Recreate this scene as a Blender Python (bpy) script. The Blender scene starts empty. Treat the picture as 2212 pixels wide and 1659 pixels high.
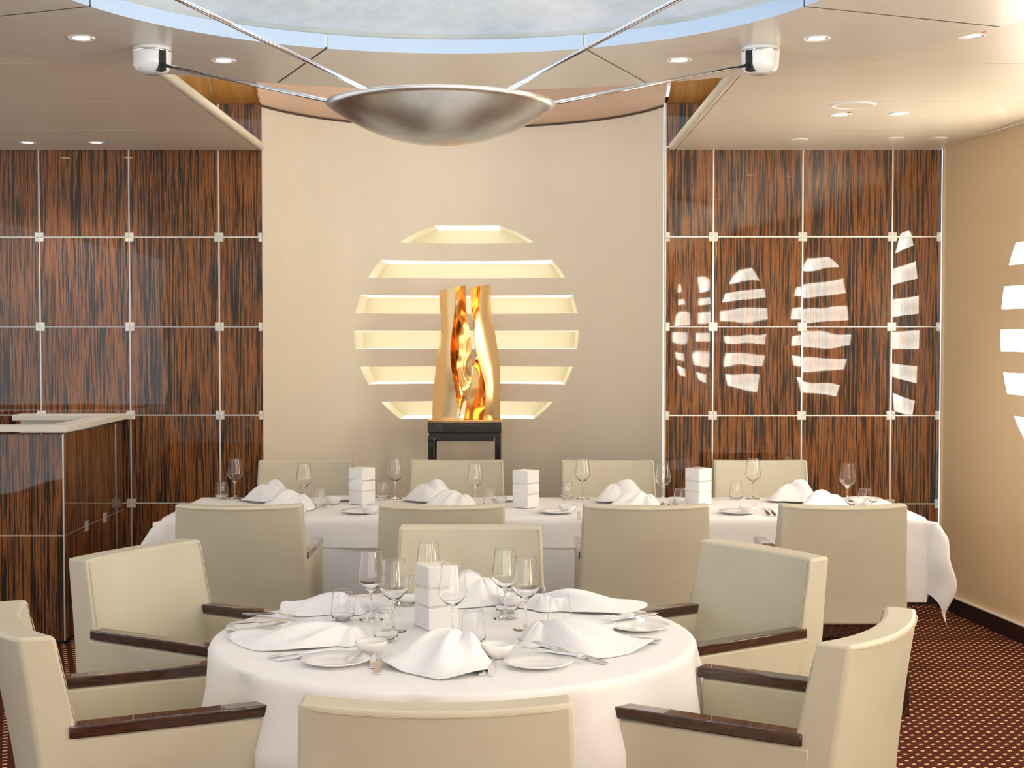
import bpy, bmesh, math, random
from mathutils import Vector, Matrix
S = bpy.context.scene
COL = S.collection
PI = math.pi
HC = 1.624; F = 3100.0; HY = 728.0
# ------------------------------------------------------------ camera, world, lights, exposure
cam = bpy.data.cameras.new('camera'); cam.sensor_width = 36; cam.lens = F/2212*36
cam.clip_start = .05
co = bpy.data.objects.new('camera', cam); COL.objects.link(co)
co.location = (0, 0, HC); co.rotation_euler = (math.radians(90-1.875), 0, 0)
S.camera = co
S.view_settings.view_transform = 'Standard'; S.view_settings.look = 'None'
S.view_settings.exposure = -0.08; S.view_settings.gamma = 1; S.view_settings.use_curve_mapping = False
w = bpy.data.worlds.new('world'); S.world = w; w.use_nodes = True
w.node_tree.nodes['Background'].inputs[0].default_value = (.90, .96, 1.0, 1)
w.node_tree.nodes['Background'].inputs[1].default_value = 1.2
try: S.cycles.max_bounces = 20; S.cycles.transmission_bounces = 20; S.cycles.glossy_bounces = 6; S.cycles.diffuse_bounces = 6
except Exception: pass

def area(name, loc, target, sx, sy, power, col, spread=180):
    l = bpy.data.lights.new(name, 'AREA'); l.shape = 'RECTANGLE'; l.size = sx; l.size_y = sy
    l.energy = power; l.color = col; l.spread = math.radians(spread)
    o = bpy.data.objects.new(name, l); COL.objects.link(o); o.location = loc
    o.rotation_euler = (Vector(target)-Vector(loc)).to_track_quat('-Z', 'Y').to_euler()
    return o
# daylight through the tall windows of the dining room behind and beside the camera
for wx in (-2.7, -.6, 1.3): area('window_light', (wx, -3.7, 1.7), (wx*.5, 6, 1.1), 1.1, 1.9, 34, (1, .965, .93))

# added fill light, hidden above the ring, to brighten the curved wall
area('wall_fill', (-.28, 7.0, 3.20), (-.28, 9.5, 1.3), 2.0, .12, 13, (1, .95, .85))

# ------------------------------------------------------------ materials
def mat(name, col=(.8, .8, .8), rough=.5, metal=0, coat=0, emit=None, es=0, trans=0, ior=1.45, spec=None, sheen=0):
    m = bpy.data.materials.new(name); m.use_nodes = True
    b = m.node_tree.nodes['Principled BSDF']
    b.inputs['Base Color'].default_value = (*col, 1); b.inputs['Roughness'].default_value = rough
    b.inputs['Metallic'].default_value = metal; b.inputs['Coat Weight'].default_value = coat
    b.inputs['Coat Roughness'].default_value = .02; b.inputs['IOR'].default_value = ior
    b.inputs['Transmission Weight'].default_value = trans
    if spec is not None: b.inputs['Specular IOR Level'].default_value = spec
    if sheen: b.inputs['Sheen Weight'].default_value = sheen
    if emit: b.inputs['Emission Color'].default_value = (*emit, 1); b.inputs['Emission Strength'].default_value = es
    m.diffuse_color = (*col, 1)
    return m
class NT:
    def __init__(s, m): s.t = m.node_tree; s.b = s.t.nodes['Principled BSDF']
    def n(s, typ, **k):
        x = s.t.nodes.new(typ)
        for a, v in k.items(): setattr(x, a, v)
        return x
    def l(s, a, b): s.t.links.new(a, b)
    def math(s, op, a, b=None, c=None):
        x = s.n('ShaderNodeMath', operation=op)
        for i, v in enumerate((a, b, c)):
            if v is None: continue
            if isinstance(v, (int, float)): x.inputs[i].default_value = v
            else: s.l(v, x.inputs[i])
        return x.outputs[0]
    def coord(s, kind, scale=(1, 1, 1), rnd=False):
        tc = s.n('ShaderNodeTexCoord'); mp = s.n('ShaderNodeMapping'); s.l(tc.outputs[kind], mp.inputs[0])
        mp.inputs['Scale'].default_value = scale
        if rnd:
            oi = s.n('ShaderNodeObjectInfo'); k = s.math('MULTIPLY', oi.outputs['Random'], 37.0)
            c = s.n('ShaderNodeCombineXYZ'); s.l(k, c.inputs[0]); s.l(k, c.inputs[1]); s.l(k, c.inputs[2])
            s.l(c.outputs[0], mp.inputs['Location'])
        return mp.outputs[0]
    def noise(s, vec, scale=5, detail=3, rough=.5, dist=0):
        x = s.n('ShaderNodeTexNoise'); s.l(vec, x.inputs['Vector']); x.inputs['Scale'].default_value = scale
        x.inputs['Detail'].default_value = detail; x.inputs['Roughness'].default_value = rough; x.inputs['Distortion'].default_value = dist
        return x.outputs['Fac']
    def ramp(s, fac, stops, interp='LINEAR'):
        r = s.n('ShaderNodeValToRGB'); s.l(fac, r.inputs[0]); r.color_ramp.interpolation = interp
        e = r.color_ramp.elements
        while len(e) < len(stops): e.new(.5)
        for i, (p, c) in enumerate(stops): e[i].position = p; e[i].color = (*c, 1)
        return r.outputs[0]
    def bump(s, h, strength=.2, dist=.002):
        x = s.n('ShaderNodeBump'); x.inputs['Strength'].default_value = strength; x.inputs['Distance'].default_value = dist
        s.l(h, x.inputs['Height']); s.l(x.outputs[0], s.b.inputs['Normal'])
def ebony(name, dark, mid, hot, rnd=True):
    m = mat(name, mid, .45, 0, 1.0, spec=.15); m.node_tree.nodes['Principled BSDF'].inputs['Coat IOR'].default_value = 1.65; t = NT(m)
    v = t.coord('Object', (1, 1, 1), rnd)
    wob = t.n('ShaderNodeMapping'); t.l(v, wob.inputs[0]); wob.inputs['Scale'].default_value = (1, 1, .022)
    a = t.noise(wob.outputs[0], 118, 5, .66, .12)
    wb = t.n('ShaderNodeMapping'); t.l(v, wb.inputs[0]); wb.inputs['Scale'].default_value = (1, 1, .07)
    b = t.noise(wb.outputs[0], 13, 2, .5, .2)
    s = t.math('ADD', t.math('MULTIPLY', a, .80), t.math('MULTIPLY', b, .20))
    c = t.ramp(s, [(.425, dark), (.468, (dark[0]*2.2, dark[1]*2, dark[2]*1.8)), (.492, mid), (.545, hot), (.62, mid)])
    t.l(c, t.b.inputs['Base Color'])
    wv = t.noise(t.coord('Object', (1, 1, 1), True), 3.5, 1)
    x = t.n('ShaderNodeBump'); x.inputs['Strength'].default_value = .12; x.inputs['Distance'].default_value = .01
    t.l(wv, x.inputs['Height']); t.l(x.outputs[0], t.b.inputs['Coat Normal'])
    return m
M = {}
M['ebony'] = ebony('macassar_veneer', (.016, .011, .008), (.125, .046, .015), (.37, .132, .034))
M['ebony_side'] = ebony('macassar_side', (.025, .013, .007), (.17, .062, .018), (.36, .14, .036))
M['metal_strip'] = mat('metal_strip', (.78, .76, .72), .3, .8)
m = M['pearl'] = mat('pearl_inlay', (.78, .76, .68), .22, .15, .5); t = NT(m)
t.l(t.ramp(t.noise(t.coord('Object', (1, 1, 1), True), 38, 3), [(.3, (.58, .56, .47)), (.7, (.92, .92, .88))]), t.b.inputs['Base Color'])
m = M['leather'] = mat('cream_leather', (.62, .575, .44), .42, 0, .0, spec=.45); t = NT(m)
nv = t.noise(t.coord('Object'), 420, 2)
t.bump(nv, .12, .0008)
t.l(t.ramp(t.noise(t.coord('Object'), 7, 2), [(.3, (.575, .53, .41)), (.7, (.61, .565, .44))]), t.b.inputs['Base Color'])
M['stitch'] = mat('leather_piping', (.56, .49, .34), .5)
m = M['dark_wood'] = mat('dark_walnut', (.05, .018, .01), .22, 0, .9); t = NT(m)
t.l(t.ramp(t.noise(t.coord('Object', (9, 1.2, 9), True), 14, 4), [(.35, (.022, .008, .006)), (.7, (.085, .028, .014))]), t.b.inputs['Base Color'])
def plaster(name, c1, c2, rough, metal, sc=2.0, stretch=(1, 1, 1)):
    m = mat(name, c1, rough, metal); t = NT(m)
    t.l(t.ramp(t.noise(t.coord('Object', stretch), sc, 6, .65), [(.35, c1), (.65, c2)]), t.b.inputs['Base Color'])
    return m
M['ceiling'] = plaster('satin_ceiling', (.78, .70, .57), (.82, .735, .61), .38, .05, 1.2, (.4, 6, 1))
M['ring'] = plaster('ring_lacquer', (.75, .70, .61), (.78, .73, .64), .32, .08, 1.5)
M['lip'] = mat('cream_lip', (.80, .73, .58), .35)
M['groove'] = mat('joint_cream', (.80, .76, .66), .5)
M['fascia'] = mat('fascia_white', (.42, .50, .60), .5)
M['leafwall'] = plaster('champagne_wall', (.80, .725, .60), (.84, .76, .64), .5, .06, 3.0, (1, 1, .25))
M['tan'] = plaster('tan_wall', (.84, .64, .40), (.86, .66, .42), .5, 0, 1.4, (1, 1, .2))
m = M['silver_leaf'] = mat('silver_leaf', (.7, .75, .8), .5, .35); t = NT(m)
t.l(t.ramp(t.noise(t.coord('Object'), 2.4, 9, .72), [(.36, (.66, .73, .78)), (.5, (.80, .85, .88)), (.68, (.95, .96, .97))]), t.b.inputs['Base Color'])
M['copper'] = plaster('copper_cove', (.72, .51, .39), (.78, .58, .45), .45, .2, 1.3, (1, 1, 8))
M['bronze'] = plaster('bronze_cove', (.50, .24, .06), (.80, .44, .15), .35, .2, 14, (1, .06, .06))
M['rear_cream'] = mat('rear_cream', (.62, .60, .54), .6)
M['dark'] = mat('void_dark', (.10, .07, .05), .8)
M['brass'] = mat('brass_trim', (.62, .48, .28), .25, 1)
m = M['bowl'] = mat('brushed_silver_bowl', (.54, .54, .53), .32, 1); t = NT(m)
t.l(t.ramp(t.noise(t.coord('Object'), 9, 8, .75), [(.35, (.70, .70, .69)), (.6, (.86, .86, .84))]), t.b.inputs['Base Color'])
M['chrome'] = mat('chrome', (.80, .82, .86), .08, 1)
M['white_gloss'] = mat('white_gloss', (.86, .86, .85), .12, 0, .5)
M['white_matte'] = mat('white_matte', (.88, .88, .86), .4)
M['black'] = mat('black_slot', (.01, .01, .01), .4)
M['lamp'] = mat('lamp_warm', (1, .9, .75), .5, emit=(1, .80, .55), es=5)
M['lamp_cup'] = mat('lamp_cup', (.95, .72, .52), .35, .4)
M['stone'] = plaster('cream_stone', (.90, .86, .77), (.93, .89, .81), .3, 0, 60)
M['gold'] = mat('polished_gold', (.86, .47, .16), .12, 1)
M['gold_satin'] = mat('satin_gold', (.92, .64, .33), .27, 1)
M['console'] = mat('black_lacquer', (.016, .014, .016), .12, 0, 1)
M['niche'] = mat('niche_cream', (.68, .62, .46), .3)
M['niche_light'] = mat('niche_light', (.25, .24, .2), .5, emit=(1, .91, .74), es=1.25)
M['window_glow'] = mat('window_daylight', (1, 1, 1), .5, emit=(1, .92, .78), es=6.5)
M['porcelain'] = mat('porcelain', (.88, .87, .86), .12, 0, .0)
M['glass'] = mat('clear_glass', (1, 1, 1), 0, 0, trans=1, ior=1.38)
M['acrylic'] = mat('clear_acrylic', (.90, .84, .80), .08, .6)
M['steel'] = mat('cutlery_steel', (.86, .88, .92), .17, 1)
M['plinth'] = mat('dark_baseboard', (.020, .010, .010), .35)
M['red'] = mat('red_led', (.6, .05, .03), .4)
def damask(name, col):
    m = mat(name, col, .62, 0, sheen=.2); t = NT(m)
    uv = t.n('ShaderNodeUVMap'); sp = t.n('ShaderNodeSeparateXYZ'); t.l(uv.outputs[0], sp.inputs[0])
    v = t.math('DIVIDE', sp.outputs[1], .0105); fl = t.math('FLOOR', v)
    u = t.math('ADD', t.math('DIVIDE', sp.outputs[0], .0125), t.math('MULTIPLY', fl, .5))
    du = t.math('MULTIPLY', t.math('SUBTRACT', t.math('FRACT', u), .5), .0125)
    dv = t.math('MULTIPLY', t.math('SUBTRACT', t.math('FRACT', v), .5), .0105)
    d = t.math('SQRT', t.math('ADD', t.math('MULTIPLY', du, du), t.math('MULTIPLY', dv, dv)))
    k = t.math('LESS_THAN', d, .0009)
    mx = t.n('ShaderNodeMix', data_type='RGBA'); t.l(k, mx.inputs[0])
    mx.inputs[6].default_value = (*col, 1); mx.inputs[7].default_value = (col[0]*.82, col[1]*.82, col[2]*.86, 1)
    t.l(mx.outputs[2], t.b.inputs['Base Color'])
    t.l(t.math('SUBTRACT', .62, t.math('MULTIPLY', k, .37)), t.b.inputs['Roughness'])
    return m
M['cloth'] = damask('white_damask', (.86, .84, .845))
M['cloth_under'] = damask('white_damask_under', (.84, .84, .86))
M['napkin'] = damask('napkin_linen', (.88, .87, .88))
m = M['carpet'] = mat('carpet', (.07, .012, .012), .95, 0, spec=.05); t = NT(m)
sp = t.n('ShaderNodeSeparateXYZ'); t.l(t.coord('Object'), sp.inputs[0])
v = t.math('DIVIDE', sp.outputs[1], .0445); fl = t.math('FLOOR', v)
u = t.math('ADD', t.math('DIVIDE', sp.outputs[0], .0487), t.math('MULTIPLY', fl, .315))
nz = t.math('MULTIPLY', t.math('SUBTRACT', t.noise(t.coord('Object'), 240, 1), .5), .12)
fu = t.math('SUBTRACT', t.math('FRACT', u), .5); fv = t.math('SUBTRACT', t.math('FRACT', v), .5)
def blob(ou, ov):
    a = t.math('DIVIDE', t.math('ADD', fu, ou), .095); b = t.math('DIVIDE', t.math('ADD', fv, ov), .20)
    return t.math('LESS_THAN', t.math('ADD', t.math('ADD', t.math('MULTIPLY', a, a), t.math('MULTIPLY', b, b)), t.math('MULTIPLY', nz, 4)), 1.0)
k = t.math('MAXIMUM', blob(.085, .04), blob(-.085, -.05))
base = t.ramp(t.noise(t.coord('Object'), 90, 3), [(.3, (.065, .018, .012)), (.7, (.125, .036, .021))])
mx = t.n('ShaderNodeMix', data_type='RGBA'); t.l(k, mx.inputs[0]); t.l(base, mx.inputs[6])
mx.inputs[7].default_value = (.86, .52, .26, 1); t.l(mx.outputs[2], t.b.inputs['Base Color'])
t.bump(t.noise(t.coord('Object'), 600, 2), .4, .004)

# ------------------------------------------------------------ mesh helpers
def link(name, me, m, parent=None, smooth=False):
    o = bpy.data.objects.new(name, me); COL.objects.link(o)
    if m is not None: me.materials.append(M[m] if isinstance(m, str) else m)
    if parent is not None: o.parent = parent
    if smooth:
        for p in me.polygons: p.use_smooth = True
    return o
def mesh(name, V, Fc, m, parent=None, smooth=False, uv=None, bevel=0, seg=2, fix=True, auto=None):
    me = bpy.data.meshes.new(name); me.from_pydata([tuple(v) for v in V], [], Fc); me.update()
    if fix:
        bm = bmesh.new(); bm.from_mesh(me); bmesh.ops.recalc_face_normals(bm, faces=bm.faces); bm.to_mesh(me); bm.free()
    if uv:
        l = me.uv_layers.new(name='UVMap')
        for lp in me.loops: l.data[lp.index].uv = uv[lp.vertex_index]
    o = link(name, me, m, parent, smooth or bevel > 0 or auto)
    if bevel:
        b = o.modifiers.new('bevel', 'BEVEL'); b.width = bevel; b.segments = seg; b.limit_method = 'ANGLE'; b.angle_limit = math.radians(38)
        b.harden_normals = False
    if bevel or auto:
        try: me.set_sharp_from_angle(angle=math.radians(40))
        except Exception: pass
    return o
BOXF = [(0, 1, 3, 2), (4, 6, 7, 5), (0, 4, 5, 1), (2, 3, 7, 6), (0, 2, 6, 4), (1, 5, 7, 3)]
def boxv(x0, x1, y0, y1, z0, z1): return [(x, y, z) for x in (x0, x1) for y in (y0, y1) for z in (z0, z1)]
def box(name, x0, x1, y0, y1, z0, z1, m, parent=None, bevel=0, seg=2):
    return mesh(name, boxv(x0, x1, y0, y1, z0, z1), BOXF, m, parent, bevel=bevel, seg=seg)
def lathe(name, prof, m, parent=None, n=28, loc=(0, 0, 0), smooth=True, sharp=False):
    V = []; Fc = []; idx = []
    for r, z in prof:
        if r < 1e-6: idx.append([len(V)]); V.append((loc[0], loc[1], loc[2]+z))
        else:
            idx.append(list(range(len(V), len(V)+n)))
            V += [(loc[0]+r*math.cos(2*PI*i/n), loc[1]+r*math.sin(2*PI*i/n), loc[2]+z) for i in range(n)]
    for a, b in zip(idx, idx[1:]):
        for i in range(n):
            j = (i+1) % n
            if len(a) == 1 and len(b) == 1: continue
            if len(a) == 1: Fc.append((a[0], b[j], b[i]))
            elif len(b) == 1: Fc.append((a[i], a[j], b[0]))
            else: Fc.append((a[i], a[j], b[j], b[i]))
    return mesh(name, V, Fc, m, parent, smooth=smooth, auto=sharp)
def grid(fn, nu, nv):
    V = [fn(i/nu, j/nv) for j in range(nv+1) for i in range(nu+1)]
    Fc = [(j*(nu+1)+i, j*(nu+1)+i+1, (j+1)*(nu+1)+i+1, (j+1)*(nu+1)+i) for j in range(nv) for i in range(nu)]
    return V, Fc
def join(parts):
    V = []; Fc = []
    for v, f in parts:
        b = len(V); V += list(v); Fc += [tuple(i+b for i in q) for q in f]
    return V, Fc
def tube(name, pts, r, m, parent=None, n=6, closed=False):
    pts = [Vector(p) for p in pts]; V = []; Fc = []; N = len(pts)
    for i, p in enumerate(pts):
        a = pts[(i-1) % N] if (i > 0 or closed) else p; b = pts[(i+1) % N] if (i < N-1 or closed) else p
        d = (b-a).normalized(); up = Vector((0, 0, 1)) if abs(d.z) < .9 else Vector((1, 0, 0))
        s = d.cross(up).normalized(); t = s.cross(d)
        V += [p+(s*math.cos(2*PI*k/n)+t*math.sin(2*PI*k/n))*r for k in range(n)]
    for i in range(N if closed else N-1):
        j = (i+1) % N
        Fc += [(i*n+k, i*n+(k+1) % n, j*n+(k+1) % n, j*n+k) for k in range(n)]
    if not closed: Fc += [tuple(range(n)), tuple(range((N-1)*n, N*n))]
    return mesh(name, V, Fc, m, parent, smooth=True)
def tag(o, label=None, cat=None, group=None, kind=None):
    if label: o['label'] = label
    if cat: o['category'] = cat
    if group: o['group'] = group
    if kind: o['kind'] = kind
    return o
def empty(name, loc=(0, 0, 0), rz=0):
    o = bpy.data.objects.new(name, None); COL.objects.link(o); o.location = loc; o.rotation_euler = (0, 0, rz)
    o.empty_display_size = .05
    return o
def copy_tree(o, parent=None):
    c = o.copy(); COL.objects.link(c)
    if parent is not None: c.parent = parent
    for ch in list(KIDS.get(o.name, [])) or [x for x in o.children]:
        copy_tree(ch, c)
    return c
KIDS = {}
def place(proto, used, loc, rz=0, label=None, group=None):
    o = proto if not used else copy_tree(proto)
    o.location = loc; o.rotation_euler = (o.rotation_euler[0], o.rotation_euler[1], rz)
    if label: o['label'] = label
    if group: o['group'] = group
    return o
def pt(x, y, z):
    D = (HC-z)*F/(y-HY) if y > HY else (z-HC)*F/(HY-y)
    return ((x-1106)/F*D, D)

# ------------------------------------------------------------ floor
f = box('floor', -5.2, 4.2, -4, 10.4, -.05, 0, 'carpet'); tag(f, kind='structure')

# ------------------------------------------------------------ veneer walls
T = .54
ROWS = [0.074, .614, 1.150, 1.686, 2.227, 2.767, 3.03]
def veneer_wall(name, org, ang, useams, u0, u1, full_rows, half_at):
    w_ = empty(name, org, ang); w_['kind'] = 'structure'
    us = [u0]+useams+[u1]; zs = [.074]+ROWS[1:]
    shared = {}
    g = .004
    for a, b in zip(us, us[1:]):
        for c, d in zip(zs, zs[1:]):
            if d > 2.9 and not full_rows(a, b): continue
            key = (round(b-a, 3), round(d-c, 3))
            if key not in shared:
                W, H = (b-a)/2-g, (d-c)/2-g
                o = box('panel', -W, W, 0, .03, -H, H, 'ebony', w_, bevel=.0015, seg=1); shared[key] = o
            else:
                o = shared[key].copy(); COL.objects.link(o); o.parent = w_
            o.location = ((a+b)/2, 0, (c+d)/2)
    for u in useams: box('joint_strip', u-.0042, u+.0042, -.0012, .02, .08, zs[-1] if full_rows(u, u) else 2.767, 'metal_strip', w_)
    for z in zs[1:-1]: box('joint_strip', u0, u1, -.001, .019, z-.0036, z+.0036, 'metal_strip', w_)
    box('edge_trim', min(half_at[0], half_at[0])-.004, half_at[0]+.004, -.003, .03, 0, zs[-1], 'lip', w_)
    q = []; s = .0275; e = .0012
    for sx in (-1, 1):
        for sz in (-1, 1):
            x0, x1 = sorted((sx*e, sx*s)); z0, z1 = sorted((sz*e, sz*s)); cx, cz = (x0+x1)/2, (z0+z1)/2
            q.append(([(x0, 0, z0), (x1, 0, z0), (x1, 0, z1), (x0, 0, z1), (x0+.002, -.006, z0+.002), (x1-.002, -.006, z0+.002), (x1-.002, -.006, z1-.002), (x0+.002, -.006, z1-.002)],
                      [(0, 1, 5, 4), (1, 2, 6, 5), (2, 3, 7, 6), (3, 0, 4, 7), (4, 5, 6, 7)]))
    V, Fc = join(q); first = mesh('inlay_square', V, Fc, 'pearl', w_)
    used = False
    for u in useams:
        for z in zs[1:-1]:
            if z > 2.7: continue
            o = first if not used else first.copy()
            if used: COL.objects.link(o); o.parent = w_
            used = True; o.location = (u, 0, z)
    V2, F2 = join(q[:2] if half_at[1] < 0 else q[2:]); h0 = mesh('inlay_square', V2, F2, 'pearl', w_); used = False
    for z in zs[1:-1]:
        if z > 2.7: continue
        o = h0 if not used else h0.copy()
        if used: COL.objects.link(o); o.parent = w_
        used = True; o.location = (half_at[0], 0, z)
    box('skirting', u0, u1, -.006, .03, 0, .078, 'plinth', w_)
    box('wall_core', u0-(.0), u1, .028, .08, 0, 3.07, 'dark', w_)
    return w_, (q, h0)
WL = 8.70
wl, _ = veneer_wall('wall_back_left', (0, WL, 0), 0, [-4.477, -3.937, -3.397, -2.857, -2.314, -1.772], -5.0, -1.507, lambda a, b: a > -2.9, (-1.507, -1))
AR = math.atan2(-.13, 1.66)
UE = 1.664
wr, (q, h0) = veneer_wall('wall_back_right', (.925, 8.67, 0), 0, [.288, .826, 1.366], 0, UE, lambda a, b: a < .9, (.0, 1))
V2, F2 = join(q[:2]); h1 = mesh('inlay_square', V2, F2, 'pearl', wr); used = False
for z in ROWS[1:-2]:
    o = h1 if not used else h1.copy()
    if used: COL.objects.link(o); o.parent = wr
    used = True; o.location = (UE-.003, 0, z)

# ------------------------------------------------------------ curved centre wall with the lit slots
CX = -.297; RC = 1.27; CYC = 9.56-RC; HALF = 1.208
def curve_y(X): return CYC+math.sqrt(max(RC*RC-(X-CX)**2, .0))
ZC = HC+(728-715)/F*9.5; RS = .731
def zpix(y, D=9.5): return HC+(728-y)/F*D
SL = [(zpix(525), zpix(487)), (zpix(601), zpix(563)), (zpix(678), zpix(638.5)), (zpix(753.5), zpix(715)), (zpix(829), zpix(791.5)), (zpix(905), zpix(867))]
SL = sorted(SL)
def half_at(z): return math.sqrt(max(RS*RS-(z-ZC)**2, 1e-4))
def slotted(name, mapf, xa, xb, cx, z0, z1, m, parent=None, nc=40):
    parts = []
    def strip(f0, f1, za, zb, n, nz):
        def fn(a, b):
            z = za+(zb-za)*b; A, B = f0(z), f1(z); return mapf(A+(B-A)*a, z)
        parts.append(grid(fn, n, nz))
    z = z0
    for a, b in SL:
        strip(lambda q: xa, lambda q: xb, z, a, nc*2, 1)
        strip(lambda q: xa, lambda q: cx-half_at(q), a, b, nc, 8)
        strip(lambda q: cx+half_at(q), lambda q: xb, a, b, nc, 8)
        z = b
    strip(lambda q: xa, lambda q: xb, z, z1, nc*2, 1)
    V, Fc = join(parts)
    return mesh(name, V, Fc, m, parent, smooth=True, fix=False)
def slots(mapf, backf, cx, parent, mside, mlight, mback):
    for a, b in SL:
        n = 20
        def line(z, fb):
            h = half_at(z); return [fb(cx-h+2*h*i/n, z) for i in range(n+1)]
        for z, nm in ((a, 'light_strip'), (b, 'light_strip')):
            A, B = line(z, mapf), line(z, backf)
            mesh(nm, A+B, [(i, i+1, n+2+i, n+1+i) for i in range(n)], mlight, parent, fix=False)
        for s in (-1, 1):
            zs = [a+(b-a)*i/8 for i in range(9)]
            A = [mapf(cx+s*half_at(z), z) for z in zs]; B = [backf(cx+s*half_at(z), z) for z in zs]
            mesh('slot_reveal', A+B, [(i, i+1, 10+i, 9+i) for i in range(8)], mside, parent, fix=False)
        zs = [a+(b-a)*i/8 for i in range(9)]
        A = [backf(cx-half_at(z), z) for z in zs]; B = [backf(cx+half_at(z), z) for z in zs]
        mesh('slot_back', A+B, [(i, i+1, 10+i, 9+i) for i in range(8)], mback, parent, fix=False)
wc = empty('wall_back'); wc['kind'] = 'structure'
slotted('curved_panel', lambda x, z: (x, curve_y(x), z), CX-HALF, CX+HALF, CX, 0, 3.01, 'leafwall', wc)
BK = 9.95
slots(lambda x, z: (x, curve_y(x), z), lambda x, z: (x, BK, z), CX, wc, 'niche', 'niche_light', 'niche')
# black shadow gap on top of the curved wall and the metallic cove above
def wallpath():
    P = [(-2.9, WL), (-1.51, WL)]
    P += [(CX-HALF+2*HALF*i/40, curve_y(CX-HALF+2*HALF*i/40)) for i in range(41)]
    P += [(.93, 8.67), (2.2, 8.67)]
    return P
cv = empty('ceiling_cove'); cv['kind'] = 'structure'
WP = wallpath()
def cove(name, pts, zb, m, rise=.30, out=.30):
    n = len(pts); V = []
    for k in range(7):
        a = k/6*PI/2
        V += [(x, y-out*math.sin(a)*.999, zb+rise*(1-math.cos(a))) for x, y in pts]
    Fc = [(k*n+i, k*n+i+1, (k+1)*n+i+1, (k+1)*n+i) for k in range(6) for i in range(n-1)]
    return mesh(name, V, Fc, m, cv, smooth=True, fix=False)
cove('cove_panel', WP[2:-2], 3.018, 'copper')
cove('cove_panel', WP[:2], 3.026, 'bronze'); cove('cove_panel', [(-1.51, WL-.001), (-1.497, WL-.03)], 3.026, 'metal_strip')
cove('cove_panel', WP[-2:], 3.026, 'bronze')
for xx in (-1.78,): cove('cove_joint', [(xx, WL-.004), (xx+.009, WL-.004)], 3.026, 'metal_strip')
cove('cove_joint', [(1.212, 8.666), (1.221, 8.666)], 3.026, 'metal_strip')
tube('shadow_gap', [(x, y-.004, 3.012) for x, y in WP[2:-2]], .006, 'dark', cv)
box('cove_cap', -2.9, 2.3, 6.3, 9.7, 3.31, 3.35, 'ceiling', cv)

# ------------------------------------------------------------ right wall with sunburst windows
wrt = empty('wall_right', (2.583, 8.61, 0), math.atan2(-.98, .13)); wrt['kind'] = 'structure'
TL = 3.6
flat = lambda x, z: (x, 0, z)
slotted('wall_panel', flat, 0, TL, 1.47, 0, 2.76, 'tan', wrt, 12)
slots(flat, lambda x, z: (x, .06, z), 1.47, wrt, 'window_glow', 'window_glow', 'window_glow')
px_, py_ = 2.583+.13/.9886*TL, 8.61-.98/.9886*TL
A2 = math.atan2(1.0-py_, 2.35-px_); L2 = math.hypot(1.0-py_, 2.35-px_)
wr2 = empty('wall_right_side', (px_, py_, 0), A2); wr2['kind'] = 'structure'
for a, b, c in ((0, 2.05, 1.13), (2.05, L2, 3.25)):
    slotted('wall_panel', flat, a, b, c, 0, 2.76, 'tan', wr2, 8)
    slots(flat, lambda x, z: (x, .06, z), c, wr2, 'window_glow', 'window_glow', 'window_glow')
wr3 = empty('wall_right_rear', (2.35, 1.0, 0), -PI/2); wr3['kind'] = 'structure'
for a, b, c in ((0, 2.4, 1.3), (2.4, 5.0, 3.7)):
    slotted('wall_panel', flat, a, b, c, 0, 2.76, 'tan', wr3, 8)
    slots(flat, lambda x, z: (x, .06, z), c, wr3, 'window_glow', 'window_glow', 'window_glow')
we = box('wall_rear', -5.2, 2.4, -4.05, -4.0, 0, 2.78, 'rear_cream'); we['kind'] = 'structure'
b1 = box('baseboard_right', 0, TL, -.022, .0, 0, .092, 'plinth'); b1.location = wrt.location; b1.rotation_euler = wrt.rotation_euler; b1['kind'] = 'structure'
b2 = box('baseboard_right_side', 0, L2, -.022, .0, 0, .092, 'plinth'); b2.location = wr2.location; b2.rotation_euler = wr2.rotation_euler; b2['kind'] = 'structure'
t1 = box('trim_1', 0, TL, -.024, .0, .092, .098, 'groove'); t1.location = wrt.location; t1.rotation_euler = wrt.rotation_euler; t1['kind'] = 'structure'
t2 = box('trim_2', -.006, .006, -.006, .006, .1, 2.75, 'tan'); t2.location = (2.579, 8.603, 0); t2['kind'] = 'structure'

# ------------------------------------------------------------ ceilings
ZL = 2.75
cl = empty('ceiling'); cl['kind'] = 'structure'
g = .004
def cpan(x0, x1, y0, y1):
    o = box('ceiling_panel', x0, x1, y0+g, y1-g, ZL, ZL+.03, 'ceiling', cl)
ys = [8.69, 7.85, 6.90, 5.95, 5.0, 4.05, 3.1, 2.15, 1.2, .25, -.7, -1.65, -2.6, -3.55]
for k, (b, a) in enumerate(zip(ys, ys[1:])):
    xl = -1.53 if b > 6 else (-1.49 if b > 5.5 else -1.86)
    xr = .985 if b > 6 else (1.06 if b > 5.5 else 1.42)
    cpan(-5.1, xl, a, b); cpan(xr, 2.62 if b > 6 else 3.4, a, b)
    if b < 2.2: cpan(xl+g, xr-g, a, b)
box('ceiling_backing', -5.1, -1.535, 1.2, 8.69, ZL+.012, ZL+.045, 'groove', cl)
box('ceiling_backing', 1.44, 3.4, 1.2, 8.69, ZL+.012, ZL+.045, 'groove', cl)
box('ceiling_backing', .99, 1.5, 5.6, 8.69, ZL+.012, ZL+.045, 'groove', cl)
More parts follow.
